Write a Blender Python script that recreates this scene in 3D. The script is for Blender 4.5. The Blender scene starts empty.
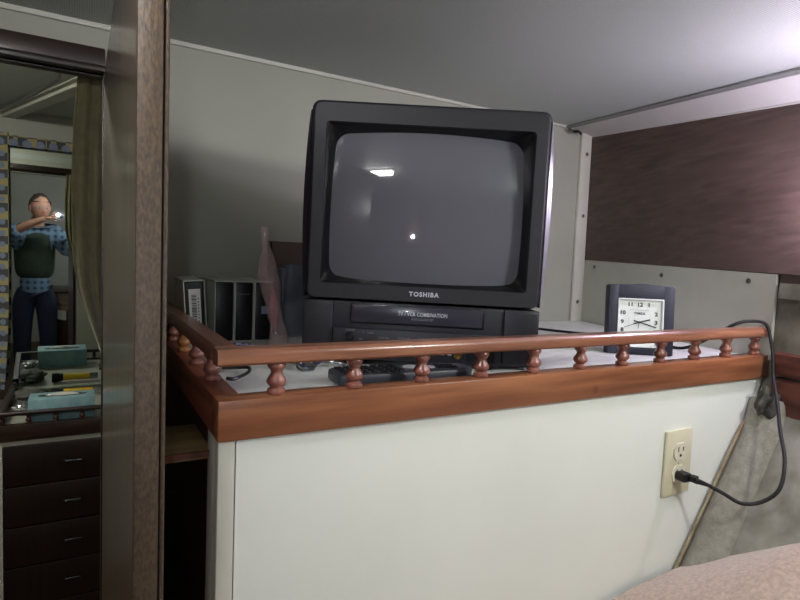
import bpy, bmesh, math, random
from mathutils import Vector, Matrix, noise, Euler
random.seed(7)
S = bpy.context.scene
COL = S.collection
PI = math.pi
V = Vector

# ---------------------------------------------------------------- helpers
class MB:
    def __init__(s): s.bm = bmesh.new()
    def _xf(s, vs, M):
        if M is not None:
            for v in vs: v.co = M @ v.co
    def box(s, x0, x1, y0, y1, z0, z1, bev=0, seg=2, M=None):
        b = bmesh.new()
        r = bmesh.ops.create_cube(b, size=1)
        for v in b.verts:
            v.co = V((x0+(v.co.x+.5)*(x1-x0), y0+(v.co.y+.5)*(y1-y0), z0+(v.co.z+.5)*(z1-z0)))
        if bev: bmesh.ops.bevel(b, geom=b.edges[:], offset=bev, segments=seg, affect='EDGES', profile=.5)
        s._merge(b, M); return s
    def _merge(s, b, M=None):
        if M is not None: bmesh.ops.transform(b, matrix=M, verts=b.verts[:])
        me = bpy.data.meshes.new('tmp'); b.to_mesh(me); b.free()
        s.bm.from_mesh(me); bpy.data.meshes.remove(me)
    def lathe(s, prof, M=None, n=20, cap=True):
        b = bmesh.new(); rings = []
        for (r, z) in prof:
            rings.append([b.verts.new((r*math.cos(2*PI*k/n), r*math.sin(2*PI*k/n), z)) for k in range(n)])
        for a, c in zip(rings[:-1], rings[1:]):
            for k in range(n): b.faces.new((a[k], a[(k+1) % n], c[(k+1) % n], c[k]))
        if cap:
            b.faces.new(rings[0][::-1]); b.faces.new(rings[-1])
        s._merge(b, M); return s
    def cyl(s, r, z0, z1, M=None, n=20, bev=0):
        p = [(r, z0), (r, z1)]
        if bev: p = [(r-bev, z0), (r, z0+bev), (r, z1-bev), (r-bev, z1)]
        return s.lathe(p, M, n)
    def ell(s, c, r, M=None, n=20, m=12):
        b = bmesh.new(); bmesh.ops.create_uvsphere(b, u_segments=n, v_segments=m, radius=1)
        for v in b.verts: v.co = V((c[0]+v.co.x*r[0], c[1]+v.co.y*r[1], c[2]+v.co.z*r[2]))
        s._merge(b, M); return s
    def tube(s, pts, r, n=10, M=None, cap=True):
        b = bmesh.new(); pts = [V(p) for p in pts]; rings = []
        rr = r if isinstance(r, (list, tuple)) else [r]*len(pts)
        up = V((0, 0, 1)); prev = None
        for i, p in enumerate(pts):
            t = (pts[min(i+1, len(pts)-1)]-pts[max(i-1, 0)]).normalized()
            if prev is None:
                a = t.cross(up)
                if a.length < .01: a = t.cross(V((1, 0, 0)))
            else: a = prev-t*prev.dot(t)
            a.normalize(); c = t.cross(a); prev = a
            rings.append([b.verts.new(p+(a*math.cos(2*PI*k/n)+c*math.sin(2*PI*k/n))*rr[i]) for k in range(n)])
        for a, c in zip(rings[:-1], rings[1:]):
            for k in range(n): b.faces.new((a[k], a[(k+1) % n], c[(k+1) % n], c[k]))
        if cap: b.faces.new(rings[0][::-1]); b.faces.new(rings[-1])
        s._merge(b, M); return s
    def prism(s, poly, ax, a, c, M=None, bev=0):
        # poly in the two other axes (cyclic order kept), extruded along ax from a to c
        b = bmesh.new()
        def P(u, v, w):
            return {0: (w, u, v), 1: (u, w, v), 2: (u, v, w)}[ax]
        A = [b.verts.new(P(u, v, a)) for u, v in poly]; C_ = [b.verts.new(P(u, v, c)) for u, v in poly]
        b.faces.new(A); b.faces.new(C_[::-1]); n = len(poly)
        for k in range(n): b.faces.new((A[k], C_[k], C_[(k+1) % n], A[(k+1) % n]))
        bmesh.ops.recalc_face_normals(b, faces=b.faces[:])
        if bev: bmesh.ops.bevel(b, geom=b.edges[:], offset=bev, segments=2, affect='EDGES', profile=.5)
        s._merge(b, M); return s
    def hexa(s, P8, M=None):
        # 8 corners: bottom 4 (ccw) then top 4
        b = bmesh.new(); v = [b.verts.new(p) for p in P8]
        for f in ((0, 1, 2, 3), (4, 5, 6, 7), (0, 1, 5, 4), (1, 2, 6, 5), (2, 3, 7, 6), (3, 0, 4, 7)): b.faces.new([v[i] for i in f])
        bmesh.ops.recalc_face_normals(b, faces=b.faces[:]); s._merge(b, M); return s
    def grid(s, fn, nu, nv, thick=0, M=None):
        b = bmesh.new(); G = [[b.verts.new(fn(i/nu, j/nv)) for j in range(nv+1)] for i in range(nu+1)]
        for i in range(nu):
            for j in range(nv): b.faces.new((G[i][j], G[i+1][j], G[i+1][j+1], G[i][j+1]))
        if thick:
            bmesh.ops.recalc_face_normals(b, faces=b.faces[:])
            bmesh.ops.solidify(b, geom=b.faces[:], thickness=thick)
        s._merge(b, M); return s
    def text(s, txt, size, M, depth=.0004, bold=0, align='CENTER', sx=1, sp=1):
        cu = bpy.data.curves.new('t', 'FONT'); cu.body = txt; cu.size = size; cu.extrude = depth; cu.offset = bold
        cu.align_x = align; cu.space_character = sp; cu.align_y = 'CENTER'; cu.resolution_u = 3
        o = bpy.data.objects.new('t', cu); COL.objects.link(o)
        dg = bpy.context.evaluated_depsgraph_get(); me = bpy.data.meshes.new_from_object(o.evaluated_get(dg))
        b = bmesh.new(); b.from_mesh(me)
        bmesh.ops.transform(b, matrix=M @ Matrix.Diagonal((sx, 1, 1, 1)), verts=b.verts[:])
        bpy.data.objects.remove(o); bpy.data.curves.remove(cu); bpy.data.meshes.remove(me)
        s._merge(b); return s
    def build(s, name, mat, parent=None, smooth=35, recalc=True):
        if recalc: bmesh.ops.recalc_face_normals(s.bm, faces=s.bm.faces[:])
        me = bpy.data.meshes.new(name); s.bm.to_mesh(me); s.bm.free()
        me.materials.append(mat)
        if smooth:
            me.polygons.foreach_set('use_smooth', [True]*len(me.polygons))
            try: me.set_sharp_from_angle(angle=math.radians(smooth))
            except Exception: pass
        o = bpy.data.objects.new(name, me); COL.objects.link(o)
        if parent: o.parent = parent
        return o

def tag(o, label=None, cat=None, group=None, kind=None):
    if label: o['label'] = label
    if cat: o['category'] = cat
    if group: o['group'] = group
    if kind: o['kind'] = kind
    return o
def empty(name, loc=(0, 0, 0), rot=None, **k):
    o = bpy.data.objects.new(name, None); COL.objects.link(o); o.location = loc; o.empty_display_size = .02
    if rot is not None: o.rotation_euler = rot
    return tag(o, **k)
def struct(o, label=None, cat=None): o['kind'] = 'structure'; return tag(o, label, cat)
def T(x, y, z): return Matrix.Translation((x, y, z))
def RX(a): return Matrix.Rotation(a, 4, 'X')
def RY(a): return Matrix.Rotation(a, 4, 'Y')
def RZ(a): return Matrix.Rotation(a, 4, 'Z')
def lerp(a, b, t): return a+(b-a)*t
def spline(pts, n=8):
    pts = [V(p) for p in pts]; P = [pts[0]]+pts+[pts[-1]]; out = []
    for i in range(1, len(P)-2):
        for k in range(n):
            t = k/n; a, b, c, d = P[i-1], P[i], P[i+1], P[i+2]
            out.append(.5*((2*b)+(c-a)*t+(2*a-5*b+4*c-d)*t*t+(3*b-a-3*c+d)*t**3))
    out.append(pts[-1]); return out

# ---------------------------------------------------------------- materials
def srgb(c):
    return tuple((x/255/12.92 if x/255 <= .04045 else ((x/255+.055)/1.055)**2.4) for x in c)+(1,)
def mat(name, c, rough=.5, metal=0, spec=.5, var=0, vscale=8, bump=0, bscale=60, coat=0, c2=None, trans=0, ior=1.45, alpha=1, emit=None, es=0, stretch=(1, 1, 1), detail=4, sheen=0):
    m = bpy.data.materials.new(name); m.use_nodes = True; nt = m.node_tree; b = nt.nodes['Principled BSDF']
    b.inputs['Roughness'].default_value = rough; b.inputs['Metallic'].default_value = metal
    b.inputs['Specular IOR Level'].default_value = spec; b.inputs['Coat Weight'].default_value = coat
    b.inputs['Transmission Weight'].default_value = trans; b.inputs['IOR'].default_value = ior; b.inputs['Alpha'].default_value = alpha
    b.inputs['Sheen Weight'].default_value = sheen
    col = srgb(c)
    if emit: b.inputs['Emission Color'].default_value = srgb(emit); b.inputs['Emission Strength'].default_value = es
    tc = nt.nodes.new('ShaderNodeTexCoord'); mp = nt.nodes.new('ShaderNodeMapping'); mp.inputs['Scale'].default_value = stretch
    nt.links.new(tc.outputs['Object'], mp.inputs['Vector'])
    n = nt.nodes.new('ShaderNodeTexNoise'); n.inputs['Scale'].default_value = vscale; n.inputs['Detail'].default_value = detail
    nt.links.new(mp.outputs['Vector'], n.inputs['Vector'])
    r = nt.nodes.new('ShaderNodeValToRGB'); r.color_ramp.elements[0].position = .32; r.color_ramp.elements[1].position = .68
    if c2: a1, a2 = srgb(c2), col
    else: a1 = tuple(x*(1-var) for x in col[:3])+(1,); a2 = tuple(min(1, x*(1+var)) for x in col[:3])+(1,)
    r.color_ramp.elements[0].color = a1; r.color_ramp.elements[1].color = a2
    nt.links.new(n.outputs['Fac'], r.inputs['Fac']); nt.links.new(r.outputs['Color'], b.inputs['Base Color'])
    if bump:
        n2 = nt.nodes.new('ShaderNodeTexNoise'); n2.inputs['Scale'].default_value = bscale; n2.inputs['Detail'].default_value = 5
        nt.links.new(mp.outputs['Vector'], n2.inputs['Vector'])
        bp = nt.nodes.new('ShaderNodeBump'); bp.inputs['Strength'].default_value = bump; bp.inputs['Distance'].default_value = .002
        nt.links.new(n2.outputs['Fac'], bp.inputs['Height']); nt.links.new(bp.outputs['Normal'], b.inputs['Normal'])
    return m
def wood(name, ca, cb, cc, axis=0, rough=.35, fine=90, coarse=9, coat=.2, knots=0, bump=.15, st=.07):
    m = bpy.data.materials.new(name); m.use_nodes = True; nt = m.node_tree; b = nt.nodes['Principled BSDF']; L = nt.links.new
    b.inputs['Roughness'].default_value = rough; b.inputs['Coat Weight'].default_value = coat; b.inputs['Coat Roughness'].default_value = .2
    tc = nt.nodes.new('ShaderNodeTexCoord'); mp = nt.nodes.new('ShaderNodeMapping')
    sc = [1, 1, 1]; sc[axis] = st; mp.inputs['Scale'].default_value = sc; L(tc.outputs['Object'], mp.inputs['Vector'])
    n1 = nt.nodes.new('ShaderNodeTexNoise'); n1.inputs['Scale'].default_value = fine; n1.inputs['Detail'].default_value = 5; L(mp.outputs[0], n1.inputs['Vector'])
    n2 = nt.nodes.new('ShaderNodeTexNoise'); n2.inputs['Scale'].default_value = coarse; n2.inputs['Detail'].default_value = 3; n2.inputs['Distortion'].default_value = 1.2; L(mp.outputs[0], n2.inputs['Vector'])
    r1 = nt.nodes.new('ShaderNodeValToRGB'); e = r1.color_ramp.elements; e[0].position = .36; e[0].color = srgb(ca); e[1].position = .66; e[1].color = srgb(cb); L(n1.outputs['Fac'], r1.inputs['Fac'])
    mx = nt.nodes.new('ShaderNodeMix'); mx.data_type = 'RGBA'
    r2 = nt.nodes.new('ShaderNodeValToRGB'); e = r2.color_ramp.elements; e[0].position = .45; e[1].position = .62; e[1].color = (.75, .75, .75, 1); L(n2.outputs['Fac'], r2.inputs['Fac'])
    L(r2.outputs['Color'], mx.inputs['Factor']); L(r1.outputs['Color'], mx.inputs['A']); mx.inputs['B'].default_value = srgb(cc)
    out = mx.outputs['Result']
    if knots:
        vo = nt.nodes.new('ShaderNodeTexVoronoi'); vo.inputs['Scale'].default_value = 14; L(tc.outputs['Object'], vo.inputs['Vector'])
        rk = nt.nodes.new('ShaderNodeValToRGB'); e = rk.color_ramp.elements; e[0].position = .05; e[0].color = (1, 1, 1, 1); e[1].position = .12; e[1].color = (0, 0, 0, 1); L(vo.outputs['Distance'], rk.inputs['Fac'])
        m2 = nt.nodes.new('ShaderNodeMix'); m2.data_type = 'RGBA'; L(rk.outputs['Color'], m2.inputs['Factor']); L(out, m2.inputs['A']); m2.inputs['B'].default_value = srgb(ca); out = m2.outputs['Result']
    L(out, b.inputs['Base Color'])
    if bump:
        bp = nt.nodes.new('ShaderNodeBump'); bp.inputs['Strength'].default_value = bump; bp.inputs['Distance'].default_value = .001; L(n1.outputs['Fac'], bp.inputs['Height']); L(bp.outputs['Normal'], b.inputs['Normal'])
    return m

M = {}
M['bulk'] = mat('painted_bulkhead', (162, 163, 150), .5, var=.04, vscale=5, bump=.08, bscale=40)
M['white'] = mat('white_laminate', (232, 236, 228), .32, var=.03, vscale=4, bump=.05, bscale=25)
M['counter'] = mat('white_counter', (226, 228, 224), .4, var=.06, vscale=18)
M['trimw'] = mat('white_trim', (196, 196, 184), .45, var=.05, vscale=12)
M['cove'] = mat('cove_white', (186, 184, 180), .5, var=.05)
M['trimg'] = mat('grey_channel', (120, 122, 118), .4, var=.08)
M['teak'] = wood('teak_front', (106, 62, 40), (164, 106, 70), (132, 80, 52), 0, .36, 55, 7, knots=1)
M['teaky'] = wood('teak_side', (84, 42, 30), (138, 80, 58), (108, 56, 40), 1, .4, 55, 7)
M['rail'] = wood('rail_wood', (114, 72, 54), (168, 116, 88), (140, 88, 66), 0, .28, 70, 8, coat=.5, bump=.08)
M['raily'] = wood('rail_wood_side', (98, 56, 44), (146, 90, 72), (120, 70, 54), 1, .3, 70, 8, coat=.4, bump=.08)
M['bal'] = wood('baluster_wood', (104, 60, 50), (156, 100, 84), (126, 74, 62), 2, .3, 60, 18, coat=.45, bump=.08)
M['ballight'] = wood('pale_baluster_wood', (150, 96, 50), (196, 142, 86), (172, 116, 66), 2, .3, 60, 18, coat=.45, bump=.08)
M['door'] = wood('door_varnish', (78, 66, 54), (120, 104, 90), (96, 78, 64), 2, .32, 80, 9, coat=1)
M['dooredge'] = mat('speckled_door_edge', (74, 58, 40), .55, c2=(44, 34, 24), vscale=480, bump=.3, bscale=300, stretch=(1, 1, .45))
M['dark'] = wood('dark_frame_wood', (24, 13, 10), (46, 27, 21), (32, 18, 14), 0, .4, 70, 8)
M['darkz'] = wood('dark_cabinet_wood', (16, 8, 7), (34, 17, 13), (22, 11, 9), 2, .4, 60, 8)
M['darkred'] = wood('dark_red_wood', (38, 16, 12), (72, 36, 26), (50, 22, 17), 2, .4, 60, 8)
M['panel'] = wood('walnut_panel', (66, 52, 46), (90, 73, 66), (77, 61, 55), 1, .55, 80, 16, coat=0, st=.025)
M['plank'] = wood('pale_plank', (92, 76, 44), (140, 120, 74), (112, 92, 54), 0, .5, 60, 8, coat=0)
M['redwood'] = wood('rough_stringer', (70, 34, 26), (130, 78, 62), (96, 52, 44), 1, .7, 30, 20, coat=0, bump=.8)
M['hull'] = mat('mottled_hull_liner', (154, 152, 142), .8, c2=(112, 110, 98), vscale=20, bump=.9, bscale=35, detail=8)
M['pipe'] = mat('fuzzy_hull_piping', (146, 144, 132), .9, c2=(126, 124, 112), vscale=70, bump=.8, bscale=220)
M['cushion'] = mat('pinkish_bunk_fabric', (186, 164, 150), .9, c2=(160, 140, 128), vscale=160, bump=.5, bscale=300, sheen=.3)
M['floor'] = wood('cabin_sole', (60, 36, 20), (110, 72, 44), (82, 52, 30), 1, .5, 60, 8)
M['cabwall'] = mat('cabin_wall', (176, 176, 168), .55, var=.05, vscale=5)
M['tv'] = mat('charcoal_plastic', (35, 34, 41), .55, var=.06, vscale=60, bump=.15, bscale=900)
M['tvlow'] = mat('charcoal_plastic_lower', (34, 34, 42), .45, var=.06, vscale=60)
M['tvdark'] = mat('recess_black', (12, 12, 14), .35)
M['tvgloss'] = mat('gloss_flap', (54, 53, 64), .25, coat=.3)
M['silver'] = mat('lit_side_plastic', (140, 140, 152), .35, metal=.3)  # charcoal plastic of the right moulding with its lit sheen in the colour
M['grille'] = mat('speaker_grille', (40, 40, 47), .6)
M['letter'] = mat('silver_letter', (196, 196, 206), .3, metal=.3)
M['letterdim'] = mat('dim_letter', (120, 120, 128), .4)
M['gold'] = mat('jack_gold', (190, 160, 90), .25, metal=1)
M['black'] = mat('black_plastic', (20, 20, 22), .4)
M['blackr'] = mat('black_rubber', (22, 22, 22), .6)
M['remote'] = mat('remote_body', (66, 67, 76), .38)
M['key'] = mat('remote_key', (18, 18, 22), .5)
M['keyg'] = mat('remote_grey_key', (176, 178, 182), .4)
M['ivory'] = mat('ivory_plate', (208, 204, 176), .35)
M['ivory2'] = mat('ivory_socket', (216, 212, 190), .3)
M['slot'] = mat('slot_black', (16, 14, 12), .6)
M['screw'] = mat('screw_metal', (120, 118, 110), .35, metal=.9)
M['clock'] = mat('navy_clock_frame', (42, 45, 58), .6, var=.08, vscale=20)
M['face'] = mat('clock_face', (222, 228, 222), .5)
M['facerim'] = mat('clock_inner_rim', (232, 236, 232), .4)
M['ink'] = mat('ink', (44, 46, 50), .5)
M['inkg'] = mat('grey_ink', (120, 124, 124), .5)
M['sleeve'] = mat('cardboard_sleeve', (205, 208, 196), .7, var=.05)
M['tape'] = mat('cassette_black', (17, 18, 20), .4)
M['paper'] = mat('white_label', (208, 206, 204), .6)
M['labelb'] = mat('bluish_label', (150, 156, 176), .6)
M['bag'] = mat('pink_plastic_bag', (226, 196, 196), .12, alpha=.3, bump=1, bscale=50, coat=.6, var=.1, vscale=30)
M['bagpink'] = mat('pink_insert', (188, 118, 120), .5, var=.1)
M['bagg'] = mat('grey_blue_bag', (96, 100, 110), .45, alpha=.9, var=.12, vscale=14)
M['bagb'] = mat('brown_card', (92, 76, 70), .7)
M['metal'] = mat('hook_metal', (150, 152, 156), .3, metal=1)
M['metald'] = mat('dark_hook_metal', (84, 86, 90), .35, metal=1)
M['drape'] = mat('olive_curtain_cloth', (104, 98, 70), .9, var=.12, vscale=60, bump=.4, bscale=300, sheen=.2)
M['tissue'] = mat('aqua_tissue_carton', (140, 176, 184), .6, c2=(116, 154, 164), vscale=26)
M['yellow'] = mat('yellow_plastic', (220, 180, 30), .4)
M['foil'] = mat('crinkled_foil', (190, 190, 190), .25, metal=.8, bump=.6, bscale=60)
M['rag'] = mat('grey_rag', (96, 96, 92), .9, var=.2, vscale=40)
M['skin'] = mat('skin', (196, 148, 124), .55)
M['hair'] = mat('greying_hair', (70, 62, 56), .8, var=.3, vscale=120, bump=.8, bscale=200)
M['vest'] = mat('dark_green_vest', (42, 56, 46), .8, var=.15, vscale=14)
M['jeans'] = mat('navy_jeans', (36, 42, 66), .85, var=.15, vscale=60)
M['shoe'] = mat('dark_shoe', (36, 30, 26), .6)
M['device'] = mat('silver_camera', (150, 152, 156), .35, metal=.5)
M['opal'] = mat('lit_opal', (255, 255, 255), .4, emit=(255, 252, 250), es=90)
M['opalv'] = mat('lit_violet_white', (255, 255, 255), .4, emit=(241, 225, 255), es=165)
M['opalg'] = mat('added_globe_glow', (255, 255, 255), .4, emit=(250, 252, 250), es=110)
M['opalf'] = mat('added_far_light', (255, 255, 255), .4, emit=(250, 246, 232), es=100)
M['led'] = mat('lit_led', (255, 255, 255), .4, emit=(240, 245, 255), es=700)
M['towel'] = mat('white_towel', (214, 214, 206), .9, bump=.5, bscale=200)
M['tan'] = wood('tan_drawer', (110, 90, 76), (150, 128, 110), (128, 106, 90), 0, .5, 60, 8)
M['mirror'] = mat('mirror_silver', (214, 222, 218), .015, metal=1)

def nodes_mat(name, fn):
    m = bpy.data.materials.new(name); m.use_nodes = True; fn(m.node_tree, m.node_tree.nodes['Principled BSDF'], m.node_tree.links.new); return m
def ceil_fn(nt, b, L):
    tc = nt.nodes.new('ShaderNodeTexCoord')
    b.inputs['Roughness'].default_value = .6
    wv = []
    for d, s in (('X', 85), ('Y', 85)):
        w = nt.nodes.new('ShaderNodeTexWave'); w.bands_direction = d; w.inputs['Scale'].default_value = s; w.inputs['Distortion'].default_value = .9; w.inputs['Detail Scale'].default_value = 6
        L(tc.outputs['Object'], w.inputs['Vector']); wv.append(w)
    mu = nt.nodes.new('ShaderNodeMath'); mu.operation = 'MULTIPLY'; L(wv[0].outputs['Fac'], mu.inputs[0]); L(wv[1].outputs['Fac'], mu.inputs[1])
    r = nt.nodes.new('ShaderNodeValToRGB'); r.color_ramp.elements[0].color = srgb((160, 168, 162)); r.color_ramp.elements[1].color = srgb((206, 211, 205)); L(mu.outputs[0], r.inputs['Fac']); L(r.outputs[0], b.inputs['Base Color'])
    bp = nt.nodes.new('ShaderNodeBump'); bp.inputs['Strength'].default_value = .4; bp.inputs['Distance'].default_value = .002; L(mu.outputs[0], bp.inputs['Height']); L(bp.outputs[0], b.inputs['Normal'])
M['ceil'] = nodes_mat('woven_headliner', ceil_fn)
def screen_fn(nt, b, L):
    b.inputs['Base Color'].default_value = srgb((94, 94, 102)); b.inputs['Roughness'].default_value = .035; b.inputs['IOR'].default_value = 1.52; b.inputs['Specular IOR Level'].default_value = .55
M['screen'] = nodes_mat('crt_glass', screen_fn)
def plaid_fn(nt, b, L):
    tc = nt.nodes.new('ShaderNodeTexCoord'); b.inputs['Roughness'].default_value = .85
    out = None
    ws = []
    for d, s in (('X', 6), ('Z', 6)):
        w = nt.nodes.new('ShaderNodeTexWave'); w.bands_direction = d; w.inputs['Scale'].default_value = s; L(tc.outputs['Object'], w.inputs['Vector']); ws.append(w)
    a = nt.nodes.new('ShaderNodeMath'); a.operation = 'ADD'; L(ws[0].outputs['Fac'], a.inputs[0]); L(ws[1].outputs['Fac'], a.inputs[1])
    r = nt.nodes.new('ShaderNodeValToRGB'); r.color_ramp.elements[0].position = .2; r.color_ramp.elements[0].color = srgb((44, 62, 88)); r.color_ramp.elements[1].color = srgb((104, 132, 156)); L(a.outputs[0], r.inputs['Fac']); L(r.outputs[0], b.inputs['Base Color'])
M['plaid'] = nodes_mat('blue_plaid', plaid_fn)
def pattern_fn(nt, b, L):
    # geometric cloth: blue-grey discs on a yellow and black checker
    tc = nt.nodes.new('ShaderNodeTexCoord'); b.inputs['Roughness'].default_value = .85
    ch = nt.nodes.new('ShaderNodeTexChecker'); ch.inputs['Scale'].default_value = 30; ch.inputs['Color1'].default_value = srgb((150, 142, 100)); ch.inputs['Color2'].default_value = srgb((66, 68, 76)); L(tc.outputs['Object'], ch.inputs['Vector'])
    mp = nt.nodes.new('ShaderNodeMapping'); mp.inputs['Location'].default_value = (.02, .0, .0); L(tc.outputs['Object'], mp.inputs['Vector'])
    vo = nt.nodes.new('ShaderNodeTexVoronoi'); vo.inputs['Scale'].default_value = 22; vo.inputs['Randomness'].default_value = 0; L(mp.outputs[0], vo.inputs['Vector'])
    r = nt.nodes.new('ShaderNodeValToRGB'); r.color_ramp.interpolation = 'CONSTANT'; e = r.color_ramp.elements; e[0].color = (1, 1, 1, 1); e[1].position = .36; e[1].color = (0, 0, 0, 1); L(vo.outputs['Distance'], r.inputs['Fac'])
    mx = nt.nodes.new('ShaderNodeMix'); mx.data_type = 'RGBA'; L(r.outputs[0], mx.inputs['Factor']); L(ch.outputs['Color'], mx.inputs['A']); mx.inputs['B'].default_value = srgb((112, 124, 146)); L(mx.outputs['Result'], b.inputs['Base Color'])
M['pattern'] = nodes_mat('patterned_cloth', pattern_fn)
def bungee_fn(nt, b, L):
    tc = nt.nodes.new('ShaderNodeTexCoord'); b.inputs['Roughness'].default_value = .6
    w = nt.nodes.new('ShaderNodeTexChecker'); w.inputs['Scale'].default_value = 110; w.inputs['Color1'].default_value = srgb((40, 58, 170)); w.inputs['Color2'].default_value = srgb((210, 214, 226)); L(tc.outputs['Object'], w.inputs['Vector']); L(w.outputs['Color'], b.inputs['Base Color'])
M['bungee'] = nodes_mat('blue_white_cord', bungee_fn)

# ---------------------------------------------------------------- camera frame
f = 560.0; pitch = math.radians(4); roll = math.radians(-2.4); th = math.atan(988/f)
F0 = V((math.cos(th), math.sin(th), 0)); R0 = V((math.sin(th), -math.cos(th), 0)); U0 = V((0, 0, 1))
F2 = F0*math.cos(pitch)-U0*math.sin(pitch); U2 = U0*math.cos(pitch)+F0*math.sin(pitch)
R3 = R0*math.cos(roll)-U2*math.sin(roll); U3 = U2*math.cos(roll)+R0*math.sin(roll)
cam = bpy.data.cameras.new('camera'); co = bpy.data.objects.new('camera', cam); COL.objects.link(co)
cam.sensor_width = 36; cam.lens = 36*f/800; cam.clip_start = .01
co.matrix_world = Matrix((R3, U3, -F2)).transposed().to_4x4()
S.camera = co

FL = -1.50; CE = .413; YB = 1.205; CT = -.158   # floor, ceiling, bulkhead plane, counter surface

# ---------------------------------------------------------------- room shell
XL = -1.25; YN = -1.7; YM = 2.91
b = MB(); b.box(XL-.05, 1.5, YN-.05, YM+.05, FL-.04, FL); struct(b.build('floor', M['floor']))
# ceiling of the near cabin (the far one is higher)
b = MB()
b.hexa([(XL, YN, CE), (1.20, YN, CE-.012), (1.20, .55, CE-.012), (XL, .55, CE), (XL, YN, CE+.03), (1.20, YN, CE+.03), (1.20, .55, CE+.03), (XL, .55, CE+.03)])
b.hexa([(XL, .55, CE), (1.20, .55, CE-.012), (1.22, YB+.03, CE-.006), (XL, YB+.03, CE), (XL, .55, CE+.03), (1.20, .55, CE+.03), (1.22, YB+.03, CE+.03), (XL, YB+.03, CE+.03)])
b.build('ceiling', M['ceil']); struct(bpy.data.objects['ceiling'])
CF = .56
b = MB(); b.box(XL, 1.45, YB+.03, YM+.05, CF, CF+.03); struct(b.build('ceiling_far', M['ceil']))
# bulkhead with doorway
DX0, DX1, DZ = -.55, .032, .318
b = MB()
b.box(XL, DX0, YB, YB+.025, FL, CF); b.box(DX0, DX1, YB, YB+.025, DZ, CF); b.box(DX1, 1.36, YB, YB+.025, FL, CF)
struct(b.build('wall_back', M['bulk']))
b = MB(); b.box(XL, 1.22, YB-.006, YB, CE-.012, CE-.001, .002)
struct(b.build('trim_1', M['trimw']))
# doorway casing
b = MB()
b.box(DX0-.05, DX1+.002, YB-.016, YB, DZ+.004, DZ+.046, .003)
b.box(DX0-.05, DX1+.002, YB-.022, YB-.002, DZ+.002, DZ+.014, .003)
b.box(DX0-.05, DX0, YB-.016, YB, FL, DZ, .003)
b.box(DX0-.05, DX1+.04, YB+.025, YB+.04, DZ+.012, DZ+.06, .003)
b.box(DX0-.05, DX0, YB+.025, YB+.04, FL, DZ, .003)
b.box(DX0, DX0+.01, YB-.01, YB+.03, FL, DZ); b.box(DX0, DX1, YB, YB+.025, DZ-.001, DZ+.004)
b.box(DX1-.002, DX1+.012, YB-.002, YB+.03, FL, DZ)
struct(b.build('trim_2', M['dark']))
# open door leaf
door = empty('door_1', (.032, YB, FL)); struct(door)
def loc(o): return o
dz0 = .02
b = MB()
b.hexa([(0, -.752, dz0), (.0172, -.752, dz0), (.0172, -.012, dz0), (0, -.012, dz0), (0, -.752, 1.80), (.0172, -.752, 1.80), (.0172, -.012, 1.815), (0, -.012, 1.815)])
b.build('leaf', M['door'], door)
b = MB(); b.box(.0, .0172, -.764, -.7515, dz0, 1.80, .0015); b.build('edge_board', M['dooredge'], door)
b = MB(); b.box(.0184, .0218, -.761, -.735, dz0, 1.80, .0015); b.build('edge_bead', M['dooredge'], door)
b = MB(); b.box(.0170, .0188, -.755, -.735, dz0, 1.80); b.build('groove', M['tvdark'], door)
for z in (.35, 1.5):
    b = MB(); b.cyl(.006, 0, .07, T(.004, -.008, z), 12); b.build('hinge', M['screw'], door)

# right (hull) side. control lines: top, mid, counter, low
def P(y):   # hull x at the several heights for a given y
    t = (y-.566)/(1.205-.566)
    return t
def line(a, c, y):
    t = (y-a[1])/(c[1]-a[1]); return V((lerp(a[0], c[0], t), y, lerp(a[2], c[2], t)))
TOPa, TOPb = V((1.25, .613, .345)), V((1.312, 1.205, .387))
MIDa, MIDb = V((1.134, .566, .004)), V((1.316, 1.205, .026))
TRa, TRb = V((1.20, .594, .396)), V((1.216, 1.205, .405))
YS = [1.21, .566, .2, YN]
def ctl(a, c, y):
    if y < .2: q = line(a, c, .2); return V((q.x, y, q.z))
    return line(a, c, y)
def low(y):
    x = ctl(MIDa, MIDb, y).x
    d = x-1.134
    return [V((x, y, -.10)), V((x, y, -.19)), V((x-.035, y, -.27)), V((x-.235, y, -.56)), V((x-.40, y, -.85)), V((x-.45, y, FL))]
b = MB()
prof = []
for y in YS:
    t = ctl(TRa, TRb, y)
    tp, md = ctl(TOPa, TOPb, y), ctl(MIDa, MIDb, y)
    tp.x += .028; md.x += .028; tp.z += .03
    prof.append([tp, md]+low(y))
bm = b.bm; G = [[bm.verts.new(p) for p in row] for row in prof]
for i in range(len(G)-1):
    for j in range(len(G[0])-1): bm.faces.new((G[i][j], G[i+1][j], G[i+1][j+1], G[i][j+1]))
bmesh.ops.recalc_face_normals(bm, faces=bm.faces[:])
r = bmesh.ops.solidify(bm, geom=bm.faces[:], thickness=-.03)
struct(b.build('wall_right', M['hull'], smooth=20))
# cove strip between headliner and panel
b = MB(); rows = []
for y in [1.205, .594, .2, YN]:
    rows.append((ctl(TRa, TRb, y), ctl(TOPa, TOPb, y)+V((.006, 0, 0))))
CY = [1.205, .95, .75, .594, .4, .2, -.5, YN]
def cov(u, v):
    k = min(len(CY)-2, int(u*(len(CY)-1))); y = lerp(CY[k], CY[k+1], u*(len(CY)-1)-k); a_, c_ = ctl(TRa, TRb, y), ctl(TOPa, TOPb, y)+V((.004, 0, 0)); return V((lerp(a_.x, c_.x, v), y, lerp(a_.z, c_.z, v)))
b.grid(cov, 28, 4, 0)
struct(b.build('trim_3', M['cove']))
b = MB()
for off, r_ in ((-.010, .0035), (0, .0045)):
    b.tube([V(ctl(TRa, TRb, y))+V((off, 0, -.001)) for y in (1.2, .594, .2, YN)], r_, 8)
struct(b.build('trim_4', M['trimg']))
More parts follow.
